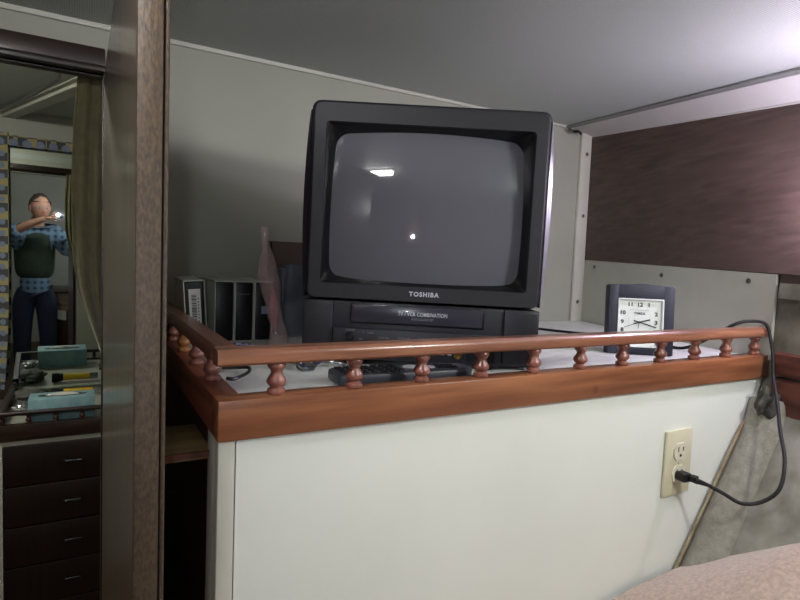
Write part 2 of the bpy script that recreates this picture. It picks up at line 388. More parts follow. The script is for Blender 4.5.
# light bead along the top of the panel
b = MB(); b.tube([V(ctl(TOPa, TOPb, y))+V((-.001, 0, .003)) for y in (1.2, .594, .2, YN)], .005, 8)
struct(b.build('trim_5', M['cove']))
# walnut panel
b = MB(); YY = [1.203, .95, .75, .566, .38, .2, -.2, -.6]
def pan(u, v):
    k = min(len(YY)-2, int(u*(len(YY)-1))); y = lerp(YY[k], YY[k+1], u*(len(YY)-1)-k); a_, c_ = ctl(TOPa, TOPb, y), ctl(MIDa, MIDb, y); return V((lerp(a_.x, c_.x, v), y, lerp(a_.z, c_.z, v)))
b.grid(pan, 28, 8, .006)
struct(b.build('trim_6', M['panel']))
# screws
def screw(parent, p, nrm, r=.0055):
    q = V(nrm).to_track_quat('Z', 'Y').to_matrix().to_4x4()
    b = MB(); b.lathe([(r, 0), (r, .0012), (r*.55, .0026)], T(*p) @ q @ RZ(random.uniform(0, 3)), 14)
    s_ = b.build('screw', M['screw'], parent)
    b = MB(); b.box(-r*.75, r*.75, -.0007, .0007, .002, .0029, M=T(*p) @ q @ RZ(random.uniform(0, 3))); b.build('slot', M['slot'], s_)
# white lower panel on the hull side
dn = V((-(1.205-.566), (1.316-1.134), 0)).normalized()*1.0
a0, c0 = V((1.134, .566, 0)), V((1.316, 1.20, 0))
b = MB(); thk = dn*.006
za, zc = .004, .026
b.hexa([a0+V((0, 0, CT)), c0+V((0, 0, CT)), c0+V((0, 0, CT))+thk, a0+V((0, 0, CT))+thk, a0+V((0, 0, za)), c0+V((0, 0, zc)), c0+V((0, 0, zc))+thk, a0+V((0, 0, za))+thk])
lp = struct(b.build('trim_7', M['trimw']))
for (x, y, z) in ((1.302, 1.142, .006), (1.222, .867, -.008), (1.151, .625, -.011)):
    p = V((x, y, z)); t = (p-a0).dot((c0-a0).normalized()); q = a0+(c0-a0).normalized()*t; q.z = z
    screw(lp, q+thk, dn)
# corner batten on bulkhead
b = MB(); b.box(1.266, 1.312, YB-.010, YB, CT, .395, .002)
cb = struct(b.build('trim_8', M['trimw']))
for z in (.335, .155, -.10): screw(cb, (1.288, YB-.010, z), (0, -1, 0))
b = MB(); b.tube(spline([(1.20, YB-.02, .393), (1.215, YB-.022, .388), (1.235, YB-.02, .392), (1.25, YB-.02, .386)], 5), .004, 8)
tag(b.build('cable_clip', M['metald']), 'small dark metal clip in the ceiling corner above the white batten', 'clip')

# near-cabin remaining walls (seen in the mirror and in the tube glass)
b = MB(); b.box(XL-.03, XL, YN, YM, FL, CF); struct(b.build('wall_left', M['cabwall']))
b = MB(); b.box(XL, 1.3, YN-.03, YN, FL, CE+.02); struct(b.build('wall_front', M['cabwall']))
b = MB(); b.box(XL, 1.45, YM, YM+.03, FL, CF); struct(b.build('wall_far', M['cabwall']))
b = MB(); b.box(1.36, 1.40, YB, YM, FL, CF); struct(b.build('wall_side', M['cabwall']))

# ---------------------------------------------------------------- counter cabinet
XF = .118; YF = .57
cab = empty('cabinet', (XF, YF, FL), label='white laminate cabinet with wood fascia beneath the television', cat='cabinet')
def L_(o, x, y, z): return (x-o.location.x, y-o.location.y, z-o.location.z)
def at(o): return Matrix.Translation(-V(o.location))
b = MB(); b.prism([(.139, -.156), (1.136, -.156), (1.134, -.19), (1.10, -.27), (.90, -.56), (.74, -.85), (.69, FL), (.139, FL)], 1, YF+.008, YF+.02, at(cab)); b.build('front_panel', M['white'], cab)
b = MB(); b.box(.120, .1375, YF+.006, YF+.022, FL, -.16, .0015, M=at(cab)); b.box(.120, .134, YF+.022, YF+.060, FL, -.16, .001, M=at(cab)); b.build('corner_trim', M['trimw'], cab)
b = MB(); b.box(.124, .134, YF+.060, YB, FL, -.165, M=at(cab)); b.build('side_panel', M['darkred'], cab)
for z in (-.445, -.30):
    b = MB(); b.cyl(.0022, 0, .0012, at(cab) @ T(.1265, YF+.0062, z-.0) @ RX(PI/2), 10); 
    if z < -.4: b.build('nail_head', M['slot'], cab)
    else: b.bm.free()
# countertop
b = MB(); b.prism([(.12, YF+.002), (1.13, YF+.002), (1.31, YB), (.12, YB)], 2, CT-.015, CT)
tag(b.build('countertop', M['counter']), 'white laminate countertop carrying the television, clock and tapes', 'countertop')
# balustrade
gal = empty('balustrade', (XF, YF, CT), label='reddish wood gallery rail with turned spindles around the white countertop', cat='railing')
b = MB()
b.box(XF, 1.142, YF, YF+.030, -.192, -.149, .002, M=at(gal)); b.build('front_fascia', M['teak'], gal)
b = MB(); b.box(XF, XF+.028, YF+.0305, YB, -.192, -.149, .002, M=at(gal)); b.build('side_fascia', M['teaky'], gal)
RZ0, RZ1 = -.1145, -.0965
def railprof(): return [(-.0110, 0), (.0110, 0), (.0138, .0025), (.0145, .006), (.0145, .011), (.0135, .0145), (.0100, .0175), (-.0100, .0175), (-.0135, .0145), (-.0145, .011), (-.0145, .006), (-.0138, .0025)]
b = MB()
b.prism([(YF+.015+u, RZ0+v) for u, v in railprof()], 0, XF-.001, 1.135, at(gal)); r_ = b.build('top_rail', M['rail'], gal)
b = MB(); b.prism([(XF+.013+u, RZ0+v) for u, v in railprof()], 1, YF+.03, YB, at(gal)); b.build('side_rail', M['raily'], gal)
def balprof(h):
    p = [(.0090, 0), (.0112, .04), (.0120, .10), (.0112, .17), (.0080, .225), (.0074, .245), (.0095, .28), (.0122, .36), (.0126, .43), (.0112, .52), (.0085, .62), (.0074, .69), (.0078, .75), (.0098, .82), (.0116, .88), (.0118, .94), (.0104, 1.0)]
    return [(r*.84, z*h) for r, z in p]
HB = RZ0+.149
proto = None
spots = [(.182+.0925*i, YF+.015) for i in range(11)]+[(XF+.014, y) for y in (.672, .775, .885, .995, 1.10)]
for i, (x, y) in enumerate(spots):
    if proto is None:
        b = MB(); b.lathe(balprof(HB), None, 24); proto = b.build('spindle', M['bal'], gal); o = proto
    else:
        o = proto.copy(); COL.objects.link(o); o.parent = gal
        if i == 13:
            o.data = proto.data.copy(); o.data.materials[0] = M['ballight']; o['label'] = 'paler yellowish spindle'
    o.location = (x-XF, y-YF, -.1495-CT); o.rotation_euler.z = i*1.3
# outlet
ou = empty('wall_outlet', (.882, YF+.008, -.322), label='ivory duplex wall outlet on the white cabinet front', cat='outlet')
b = MB(); b.box(-.035, .035, -.006, 0, -.057, .057, .003); b.build('cover_plate', M['ivory'], ou)
for k, z in enumerate((.0195, -.0195)):
    b = MB(); pr = []
    for a in range(24):
        an = 2*PI*a/24; x = .0172*math.cos(an); zz = max(-.0145, min(.0145, .0172*math.sin(an))); pr.append((x, z+zz))
    b.prism(pr, 1, -.0085, -.004); so = b.build('socket', M['ivory2'], ou)
    b = MB(); b.box(-.0075, -.0055, -.0089, -.008, z, z+.009); b.box(.0055, .0075, -.0089, -.008, z+.001, z+.008); b.cyl(.0026, 0, .0009, T(0, -.008, z-.0065) @ RX(PI/2), 10); b.build('slots', M['slot'], so)
b = MB(); b.cyl(.0028, 0, .002, T(0, -.006, 0) @ RX(PI/2), 10); b.build('screw', M['ivory2'], ou)
# TV power cord
yo = YF-.001
pc = empty('power_cord', (.8795, YF-.001, -.3415), label='black power cord hanging over the rail end into the ivory outlet', cat='cord')
b = MB()
b.box(-.0095, .0095, -.019, .0005, -.0075, .0075, .003, M=RZ(-.1)); b.box(-.0065, .007, -.030, -.018, -.0052, .0052, .002, M=RZ(.15) @ T(.002, 0, 0))
b.build('plug', M['black'], pc)
b = MB(); 
b.tube([(.003, -.028, -.001), (.010, -.034, -.003), (.020, -.040, -.007)], [.005, .0042, .003], 10); b.build('strain_relief', M['black'], pc)
path = [(.8995, YF-.041, -.3485), (.912, .512, -.357), (.930, .49, -.369), (.950, .47, -.362), (.969, .455, -.338), (.992, .462, -.298), (1.028, .49, -.259), (1.062, .515, -.218), (1.098, .542, -.185), (1.110, .552, -.15), (1.114, .560, -.12), (1.112, YF+.000, -.090), (1.10, YF+.018, -.0855), (1.075, YF+.036, -.093), (1.06, YF+.075, -.125), (1.06, YF+.13, -.153), (1.085, .79, -.1535), (1.08, .87, -.1535), (1.03, .93, -.1535), (1.0, .985, -.1535), (.97, 1.05, -.1535), (.90, 1.10, -.1535), (.83, 1.08, -.15)]
b = MB(); b.tube(spline(path, 8), .0031, 10, at(pc)); b.build('cable', M['blackr'], pc)

# ---------------------------------------------------------------- plank shelf beside cabinet
b = MB(); b.box(.058, .1235, .625, .73, -.226, -.2165, .001)
tag(b.build('shelf_board', M['plank']), 'small pale wood shelf board between the open door and the cabinet', 'shelf')
b = MB(); b.box(.058, .1235, .620, .625, -.2225, -.216, .001); o = b.build('shelf_edging', M['redwood'], bpy.data.objects['shelf_board'])

# ---------------------------------------------------------------- television
tvd = .838
c0 = F2*tvd+R3*((418.5-400)/f*tvd)-U3*((363-300)/f*tvd)
tv = empty('television', (c0.x, c0.y, CT+.0026), (0, .0125, math.atan2(R0.y, R0.x)), label='charcoal tube television with built-in video recorder on the white countertop', cat='television')
W = .176; H = .3845
def frame_poly(w, z0, z1, r):
    pts = []
    for cx, cz, a0 in ((w-r, z1-r, 0), (-w+r, z1-r, 90), (-w+r, z0+r, 180), (w-r, z0+r, 270)):
        for k in range(7):
            a = math.radians(a0+15*k); pts.append((cx+r*math.cos(a), cz+r*math.sin(a)))
    return pts
def ring_loft(loops, cap0=False, cap1=False):
    bm = bmesh.new(); R = [[bm.verts.new(p) for p in l] for l in loops]; n = len(R[0])
    for a, c in zip(R[:-1], R[1:]):
        for k in range(n): bm.faces.new((a[k], a[(k+1) % n], c[(k+1) % n], c[k]))
    if cap0: bm.faces.new(R[0])
    if cap1: bm.faces.new(R[-1][::-1])
    return bm
def lp_(w, z0, z1, r, y, cx=0): return [(x+cx, y, z) for x, z in frame_poly(w, z0, z1, r)]
b = MB()
zs0 = .0935
loops = [lp_(W, zs0, H, .014, .10), lp_(W, zs0, H, .014, .012), lp_(W-.001, zs0+.001, H-.002, .013, .004), lp_(W-.006, zs0+.002, H-.006, .010, 0),
         lp_(.1535, .117, .3525, .006, .0), lp_(.1525, .118, .3515, .006, .006)]
b._merge(ring_loft(loops)); b.build('front_bezel', M['tv'], tv)
b = MB(); loops = [lp_(.1526, .1178, .3516, .006, .0055), lp_(.1505, .1195, .3500, .012, .010), lp_(.146, .124, .3465, .02, .022), lp_(.138, .132, .338, .02, .05)]
b._merge(ring_loft(loops, False, True)); b.build('screen_surround', M['tvdark'], tv)
# tube glass: bulged
def glass(u, v):
    x = (u-.5)*.300; z = (v-.5)*.231
    bx = 1-.025*(2*v-1)**2; bz = 1-.035*(2*u-1)**2
    # round the corners
    U_, V_ = abs(2*u-1), abs(2*v-1)
    k = max(0, (U_**8)*(V_**8))*.035
    xx = x*bx*(1-k); zz = z*bz*(1-k)
    R = .62
    y = .008+zz*.04+(R-math.sqrt(R*R-xx*xx-zz*zz))
    return (xx+.001, y, .2375+zz)
b = MB(); b.grid(glass, 40, 30, 0); 
for f_ in b.bm.faces: pass
b.build('screen', M['screen'], tv, smooth=80, recalc=False)
me = tv.children[-1].data
# normals toward viewer
if me.polygons[0].normal.y > 0: me.flip_normals()
# side mouldings; the right one's lamp reflection is put into its paler colour
b = MB()
def side(sgn):
    b = MB(); pr = []
    n = 16
    for k in range(n+1):
        z = lerp(zs0+.002, H-.016, k/n); w = .002+.0060*math.sin(PI*k/n)**.7; pr.append((z, w))
    bm = bmesh.new(); A = []
    for z, w in pr:
        A.append([bm.verts.new((sgn*(W-.0005), .0025, z)), bm.verts.new((sgn*(W+w), .010, z)), bm.verts.new((sgn*(W+w), .035, z)), bm.verts.new((sgn*(W-.0005), .05, z))])
    for p, q in zip(A[:-1], A[1:]):
        for k in range(3): bm.faces.new((p[k], p[k+1], q[k+1], q[k]))
    bm.faces.new(A[0]); bm.faces.new(A[-1]); b._merge(bm); return b
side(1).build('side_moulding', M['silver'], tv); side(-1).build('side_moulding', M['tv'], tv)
# back shell
b = MB(); loops = [lp_(W-.003, .003, H-.003, .012, .09), lp_(W-.006, .003, H-.008, .014, .16), lp_(.135, .01, .335, .03, .22), lp_(.11, .03, .29, .03, .335), lp_(.10, .04, .28, .03, .34)]
b._merge(ring_loft(loops, False, True)); b.build('back_shell', M['tv'], tv)
# lower section
b = MB()
b.box(-W+.002, W-.002, .004, .10, .004, zs0-.002, .004); b.build('recorder_housing', M['tvlow'], tv)
for sx in (-1, 1):
    b = MB(); xa, xb = (-.176, -.131) if sx < 0 else (.124, .176)
    b.box(xa, xb, .0, .008, .008, .091, .002)
    g_ = b.build('speaker', M['tvlow'], tv)
    b = MB()
    for i in range(14):
        for j in range(20): b.box(xa+.005+i*(xb-xa-.010)/13-.0008, xa+.005+i*(xb-xa-.010)/13+.0008, -.0006, .0004, .014+j*.0037-.001, .014+j*.0037+.001)
    b.build('grille', M['grille'], g_, smooth=0)
b = MB(); b.box(-.106, .094, .0025, .0045, .059, .0895, .0005); b.build('slot_surround', M['tvdark'], tv)
b = MB(); b.box(-.1035, .0915, -.001, .004, .0610, .0878, .0012); fl = b.build('tape_flap', M['tvgloss'], tv)
def TX(x, z, y): return T(x, y, z) @ RX(PI/2)
b = MB(); b.text('TV / VCR COMBINATION', .0082, TX(.002, .0765, -.0013), .0002, .0001, sx=.76, sp=1.06); b.build('lettering', M['letter'], fl)
b = MB(); b.text('AUTO CLOCK SET', .0045, TX(.002, .0692, -.0013), .0002, .0001, sx=.9); b.build('small_lettering', M['letterdim'], fl)
b = MB(); b.text('TOSHIBA', .0092, TX(.002, .1065, -.0006), .0004, .0003, sx=1.0, sp=1.22); b.build('brand_lettering', M['letter'], tv)
b = MB(); b.prism([(-.130, .052), (.122, .052), (.122, .012), (.105, .006), (-.130, .006)], 1, -.006, .005, bev=.0015); cp = b.build('control_panel', M['tvlow'], tv)
b = MB(); b.lathe([(.0065, 0), (.0065, .003), (.005, .0045)], TX(-.104, .040, -.006), 20); b.build('power_button', M['tvdark'], tv)
b = MB(); b.text('POWER', .0042, TX(-.104, .0492, -.0062), .0002, 0); b.text('TV   TIMER', .0036, TX(-.078, .0462, -.0062), .0002); b.text('REC', .0036, TX(-.088, .0365, -.0062), .0002); b.text('VOLUME', .0042, TX(-.054, .0395, -.0062), .0002); b.text('CHANNEL', .0042, TX(-.024, .0405, -.0062), .0002); b.text('PLAY', .0036, TX(0.002, .0415, -.0062), .0002); b.text('REW   F.FWD   STOP', .0036, TX(.035, .042, -.0062), .0002)
b.build('panel_lettering', M['letterdim'], cp)
b = MB(); b.text('VHS', .0075, TX(.111, .0465, -.0062), .0002, .0003); b.build('tape_format_mark', M['letter'], cp)
for x in (-.088, -.062, -.046, -.031, -.016, 0.002, .02, .037, .054):
    b = MB(); b.box(x-.0045, x+.0045, -.0078, -.006, .0275, .0325, .0008); b.build('button', M['tvdark'], tv)
for x in (.057,):
    b = MB(); b.lathe([(.0062, 0), (.0062, .003), (.004, .003), (.004, .001)], TX(x, .020, -.006), 20); b.build('jack', M['gold'], tv)
b = MB()
for x in (.02, .034, .045): b.box(x-.003, x+.003, -.0064, -.006, .019, .0205)
b.build('jack_marks', M['letter'], cp)
b = MB(); b.box(.070, .112, -.0068, -.0055, .010, .030, .001); b.build('jack_recess', M['tvdark'], tv)
for x in (-.14, .14):
    for y in (.03, .2):
        b = MB(); b.box(x-.015, x+.015, y, y+.03, -.0015 if x > 0 else -.0050, .006, .0008); b.build('foot', M['blackr'], tv)

# ---------------------------------------------------------------- clock
ca = V((.859, .723, 0)); cb_ = V((.964, .649, 0)); cd = (cb_-ca).normalized(); cm = (ca+cb_)/2
Cw, Ch = .055, .104
ck = empty('clock', (cm.x, cm.y, CT+.0005), (math.radians(-5), 0, math.atan2(cd.y, cd.x)), label='square dark navy desk clock with white face behind the rail', cat='clock')
Cw = .060; Ch = .131
b = MB()
n = 12; top = [(lerp(Cw, -Cw, k/n), Ch+.003*math.exp(-((k/n-.5)*4)**2)) for k in range(n+1)]
outer = [(-Cw, 0), (Cw, 0)]+top
b.prism(outer, 1, .004, .026, bev=.0015); body = b.build('case', M['clock'], ck)
fx0, fx1, fz0, fz1 = -.0425, .0405, .014, .1055
b = MB()
b.box(-Cw+.0005, fx0, -.002, .006, .001, Ch-.001, .001); b.box(fx1, Cw-.0005, -.002, .006, .001, Ch-.001, .001)
b.box(fx0-.0005, fx1+.0005, -.002, .006, .001, fz0, .001); b.box(fx0-.0005, fx1+.0005, -.002, .006, fz1, Ch-.001, .001); b.build('frame', M['clock'], ck)
b = MB(); t_ = .0022
b.box(fx0, fx0+t_, -.003, .004, fz0, fz1); b.box(fx1-t_, fx1, -.003, .004, fz0, fz1); b.box(fx0, fx1, -.003, .004, fz0, fz0+t_); b.box(fx0, fx1, -.003, .004, fz1-t_, fz1); b.build('inner_rim', M['facerim'], ck)
b = MB(); b.box(fx0, fx1, .0025, .0045, fz0, fz1); b.build('face', M['face'], ck)
fcx, fcz = -.002, .061
b = MB()
for k, (x, z) in {12: (0, 27), 1: (14.5, 27), 2: (26.5, 13), 3: (26.5, 0), 4: (26.5, -14), 5: (14, -27), 6: (0, -27), 7: (-14, -27), 8: (-27, -12.5), 9: (-27, 0), 10: (-27, 14), 11: (-15, 27)}.items():
    b.text(str(k), .0100, TX(fcx+x*1.15/1000, fcz+z*1.22/1000, .0022), .0002, .0004, sx=1.1)
b.build('numerals', M['ink'], ck)
b = MB(); b.text('TIMEX', .0062, TX(fcx, fcz+.0165, .0022), .0002, .0001, sx=1.2); b.build('brand_lettering', M['ink'], ck)
b = MB()
for k in range(17): b.box(fcx-.017+k*.0021-.0005, fcx-.017+k*.0021+.0005, .0021, .0024, fcz+.0225, fcz+.0236)
for k in range(17): b.box(fcx-.017+k*.0021-.0005, fcx-.017+k*.0021+.0005, .0021, .0024, fcz-.0236, fcz-.0225)
for k in range(13):
    for sx in (-.0195, .0195): b.box(fcx+sx-.0004, fcx+sx+.0004, .0021, .0024, fcz-.013+k*.0021, fcz-.0125+k*.0021)
b.build('minute_track', M['inkg'], ck)
def hand(name, ang, l, tail, w, y, m):
    b = MB(); b.box(-w, w, y, y+.0004, -tail, l, M=T(fcx, 0, fcz) @ RY(math.radians(ang))); b.build(name, m, ck)
hand('hour_hand', 74, .020, .010, .0013, .0012, M['ink']); hand('minute_hand', 106, .032, .011, .0011, .0006, M['ink']); hand('second_hand', 250, .030, .010, .0005, 0, M['ink']); hand('alarm_hand', 190, .012, 0, .0006, .0016, M['inkg'])
b = MB(); b.cyl(.0022, 0, .003, TX(fcx, fcz, .002), 14); b.build('hub', M['ink'], ck)

# ---------------------------------------------------------------- video tapes
def tape(loc, rz, lean, label, sticker=None, zoff=0):
    t = empty('video_tape', loc, (0, lean, rz), label=label, cat='video tape', group='video tapes in cardboard sleeves left of the television')
    w, d, h, k = .0172, .172, .109, .0014
    b = MB()
    b.box(-w, -w+k, 0, d, 0, h); b.box(w-k, w, 0, d, 0, h); b.box(-w, w, 0, d, 0, k); b.box(-w, w, 0, d, h-k, h); b.box(-w, w, d-k, d, 0, h)
    b.build('sleeve', M['sleeve'], t)
    b = MB(); b.box(-w+.002, w-.002, .002, d-.01, .0018, h-.0022, .0025); cs = b.build('cassette', M['tape'], t)
    if sticker == 'bar':
        b = MB(); b.box(-.0095, .0095, .0012, .0022, .020, .094); st = b.build('sticker', M['paper'], cs)
        b = MB(); z = .030
        while z < .084:
            hh = random.choice((.0006, .0012, .0018)); b.box(-.0055, .0025, .0008, .0013, z, z+hh); z += hh+random.choice((.0008, .0014))
        for k2 in range(9): b.box(.0045, .006, .0008, .0013, .032+k2*.0055, .0345+k2*.0055)
        b.build('barcode', M['ink'], st)
    if sticker == 'small':
        b = MB(); b.box(-.004, .009, .0012, .0022, .050, .064); b.build('sticker', M['labelb'], cs)
    if sticker == 'band':
        b = MB(); b.box(-.010, .010, .0012, .0022, .0855, .0865); b.build('line', M['letterdim'], cs)
    return t
tape((.1705, 1.000, CT+.0015), -.05, -.07, 'black video tape with white barcode sticker leaning in its sleeve by the door', 'bar')
tape((.2190, 1.018, CT), 0, 0, 'black video tape beside the leaning barcode one, leftmost of three touching')
tape((.2542, 1.018, CT), 0, 0, 'plain black video tape in the middle of three touching', 'band')
tape((.2894, 1.018, CT), 0, 0, 'black video tape with small bluish sticker beside the pink plastic bag', 'small')

# ---------------------------------------------------------------- bags left of television
def bagfn(u, v):
    # v along height, u around
    z = v*.205
    rx = [.016, .016, .013, .012, .014, .017, .018, .016, .008, .006, .007]; i = v*10; k = min(9, int(i)); r = lerp(rx[k], rx[k+1], i-k)
    a = 2*PI*u
    cx = [.018, .016, .012, .008, .004, .000, -.005, -.009, -.008, -.012, -.012]; c = lerp(cx[k], cx[k+1], i-k)
    w = 1+.22*noise.noise(V((math.cos(a)*1.5, math.sin(a)*1.5, z*45)))+.12*math.sin(3*a+z*60)
    return (c+r*math.cos(a)*w, r*.75*math.sin(a)*w, z)
bg = empty('plastic_bag', (.280, .948, CT+.001), label='crumpled translucent pink plastic bag standing upright beside the television', cat='bag')
b = MB(); b.grid(bagfn, 36, 60); b.build('film', M['bag'], bg, smooth=28)
b = MB(); b.grid(lambda u, v: (.008*math.cos(2*PI*u)*math.sin(PI*v)+.010-.006*v, .006*math.sin(2*PI*u)*math.sin(PI*v), .02+.085*v), 14, 16); b.build('contents', M['bagpink'], bg)
gb = empty('carrier_bag', (.395, 1.10, CT+.001), label='grey-blue plastic bag slumped behind the left side of the television', cat='bag')
def gb_fn(u, v):
    a = 2*PI*u; z = .14*v; w = 1+.14*noise.noise(V((math.cos(a)*2, math.sin(a)*2, z*25))); s_ = (1-.18*v)
    return (.062*s_*math.copysign(abs(math.cos(a))**.6, math.cos(a))*w, .04*s_*math.copysign(abs(math.sin(a))**.6, math.sin(a))*w, z)
b = MB(); b.grid(gb_fn, 36, 20); b.build('film', M['bagg'], gb, smooth=50)
b = MB(); b.box(-.055, .05, -.025, .025, .002, .132, .004); b.build('lining', M['bagg'], gb)
b = MB(); b.box(-.062, .055, -.012, -.008, 0, .188, .001); b.box(-.062, .055, .004, .008, 0, .188, .001); b.box(-.062, -.058, -.012, .008, 0, .188); b.box(.051, .055, -.012, .008, 0, .188)
o = b.build('card_folder', M['bagb']); o.location = (.40, 1.165, CT); tag(o, 'brown card folder standing against the wall behind the television', 'folder')

# ---------------------------------------------------------------- remote control
rm = empty('remote_control', (.372, .640, CT+.0005), (0, 0, math.radians(-4)), label='black remote control with grey centre keys lying behind the rail', cat='remote control')
b = MB(); b.prism([(-.098, -.024), (-.088, -.027), (.07, -.027), (.095, -.020), (.104, -.008), (.104, .008), (.095, .020), (.07, .027), (-.088, .027), (-.098, .024)], 2, 0, .0150, bev=.004); b.build('case', M['remote'], rm)
def rkey(x, y, w=.0042, d=.0032, m='key', nm='key'):
    b = MB(); b.box(x-w, x+w, y-d, y+d, -.0005+.0150, .0170, .0006); b.build(nm, M[m], rm)
for i in range(7):
    for j in range(4): rkey(-.086+i*.0125, -.018+j*.012)
b = MB(); b.ell((.012, .003, .0155), (.013, .010, .0025)); b.build('grey_key', M['keyg'], rm)
b = MB(); b.ell((.036, -.004, .0155), (.010, .008, .0022)); b.build('grey_key', M['keyg'], rm)
for i in range(3):
    for j in range(2): rkey(.052+i*.010, -.010+j*.013)
b = MB(); b.box(.080, .083, -.012, .012, .0148, .0154); b.build('marking', M['letterdim'], rm)

# ---------------------------------------------------------------- bungee cord
bu = empty('bungee_cord', (.2, .75, CT), label='blue and white bungee cord with metal hooks lying on the counter', cat='cord')
pts = spline([(.158, .775, .006), (.166, .83, .006), (.185, .90, .006), (.22, .93, .006), (.25, .90, .006), (.262, .84, .006), (.272, .790, .006), (.278, .765, .006)], 8)
b = MB(); b.tube([(x-.2, y-.75, z) for x, y, z in pts], .0055, 12); b.build('elastic', M['bungee'], bu)
b = MB(); b.tube([(x-.2, y-.75, z) for x, y, z in spline([(.158, .78, .006), (.158, .757, .006), (.178, .748, .007), (.191, .738, .008), (.184, .71, .008), (.160, .680, .007), (.152, .686, .007)], 6)], .0022, 8); b.build('hook', M['metald'], bu)
b = MB()
for k in range(3): 
    cc = [( .27+.012*math.cos(a*PI/8)+k*.005-.2, .735+.010*math.sin(a*PI/8)+k*.006-.75, .005+k*.003+.004*math.sin(a*PI/8)) for a in range(17)]
    b.tube(cc, .0018, 6)
b.tube([(x-.2, y-.75, z) for x, y, z in spline([(.286, .748, .006), (.30, .752, .01), (.312, .748, .008), (.330, .750, .004), (.338, .742, .004), (.328, .738, .004)], 5)], .002, 8)
b.build('hook', M['metal'], bu)
b = MB(); b.ell((.293-.2, .752-.75, .011), (.008, .007, .007)); b.build('ferrule', M['bungee'], bu)

# ---------------------------------------------------------------- bunk, piping, right-hand clutter
def hx(z):   # hull x on the cabinet plane
    L2 = [(1.14, -.10), (1.134, -.19), (1.10, -.27), (.90, -.56), (.74, -.85)]
    for (x0, z0), (x1, z1) in zip(L2[:-1], L2[1:]):
        if z <= z0 and z >= z1: return lerp(x0, x1, (z0-z)/(z0-z1))
    return .7
b = MB(); b.tube(spline([(1.112, YF-.020, -.235), (1.08, YF-.026, -.30), (.995, YF-.027, -.42), (.905, YF-.027, -.55), (.80, YF-.025, -.70)], 8), .036, 16)
struct(b.build('trim_9', M['pipe']))
b = MB(); b.tube(spline([(1.082, YF+.003, -.262), (1.045, YF+.001, -.30), (.960, YF+.001, -.42), (.868, YF+.001, -.55), (.76, YF+.001, -.70)], 6), .0028, 8)
struct(b.build('trim_13', mat('yellowed_sealant', (150, 142, 112), .7, c2=(120, 100, 70), vscale=30, bump=.5)))
def bunk(u, v):
    x = lerp(.12, 1.10, u); y = lerp(-.55, YF-.004, v)
    sm = max(0, min(1, (x-.64)/.29)); h = -.61+.102/(1+math.exp(-(x-.575)*12))+.115*sm*sm*(3-2*sm)*max(0, min(1, (YF-y)/.17))+.006*noise.noise(V((x*6, y*6, 0)))
    if y > YF-.05: h += -.0
    return (x, y, h)
b = MB(); b.grid(bunk, 50, 40, 0)
bm = b.bm
bmesh.ops.solidify(bm, geom=bm.faces[:], thickness=.10)
tag(b.build('bunk_cushion', M['cushion'], smooth=60), 'pinkish beige bunk cushion in front of the white cabinet', 'cushion')
b = MB(); b.box(.10, .72, -.5, YF-.01, FL, -.71, .004); b.build('bunk', M['white']); tag(bpy.data.objects['bunk'], 'white boxed base under the pinkish bunk cushion', 'bunk base')
# ledge and stringer along the hull
def hxp(y, z): 
    return ctl(MIDa, MIDb, y).x
b = MB(); b.hexa([(hxp(.556, 0)-.010, .558, -.040), (hxp(.556, 0)+.01, .558, -.040), (hxp(.2, 0)+.01, .2, -.045), (hxp(.2, 0)-.010, .2, -.045), (hxp(.556, 0)-.008, .558, -.012), (hxp(.556, 0)+.01, .558, -.012), (hxp(.2, 0)+.01, .2, -.014), (hxp(.2, 0)-.008, .2, -.014)])
struct(b.build('trim_10', M['hull']))
def rough_beam(x0, y0, y1, z0, z1, d):
    def fn(u, v):
        a = 2*PI*u; y = lerp(y0, y1, v); cx = hxp(y, 0)+x0
        k = max(abs(math.cos(a)), abs(math.sin(a))); w = 1+.18*noise.noise(V((math.cos(a)*2, y*30, math.sin(a)*2)))
        return (cx+d*math.cos(a)/k*w, y, (z0+z1)/2+(z1-z0)/2*math.sin(a)/k*w)
    b = MB(); b.grid(fn, 32, 26); b.bm.verts.ensure_lookup_table()
    bmesh.ops.holes_fill(b.bm, edges=[e for e in b.bm.edges if e.is_boundary]); return b
b = rough_beam(-.004, .15, .553, -.180, -.140, .016); struct(b.build('trim_11', M['redwood']))
b = rough_beam(-.012, .15, .548, -.262, -.188, .014); struct(b.build('trim_14', M['redwood']))
b = MB(); b.grid(lambda u, v: ctl(MIDa, MIDb, lerp(.560, -.6, u))+V((.002, 0, lerp(.004, -.028, v))), 14, 2, .004); struct(b.build('trim_15', M['panel']))
# dark cloth tucked between rail end and hull
def rag(c, r, sd, fr=1.6):
    def fn(u, v):
        a, t = 2*PI*u, PI*v; d = V((math.cos(a)*math.sin(t), math.sin(a)*math.sin(t), math.cos(t)))
        w = 1+.45*noise.noise(d*fr+V((sd, sd, sd)))+.2*noise.noise(d*fr*3+V((sd, 0, 0)))
        return (c[0]+r[0]*d.x*w, c[1]+r[1]*d.y*w, c[2]+r[2]*d.z*w)
    return fn
b = MB(); b.grid(rag((1.088, YF-.028, -.235), (.026, .018, .034), 3), 30, 20); tag(b.build('dark_rag', mat('dark_rag_cloth', (40, 42, 40), .95, c2=(84, 82, 72), vscale=50, bump=.6, bscale=80), smooth=60), 'dark dirty rag wedged below the right end of the rail', 'rag')

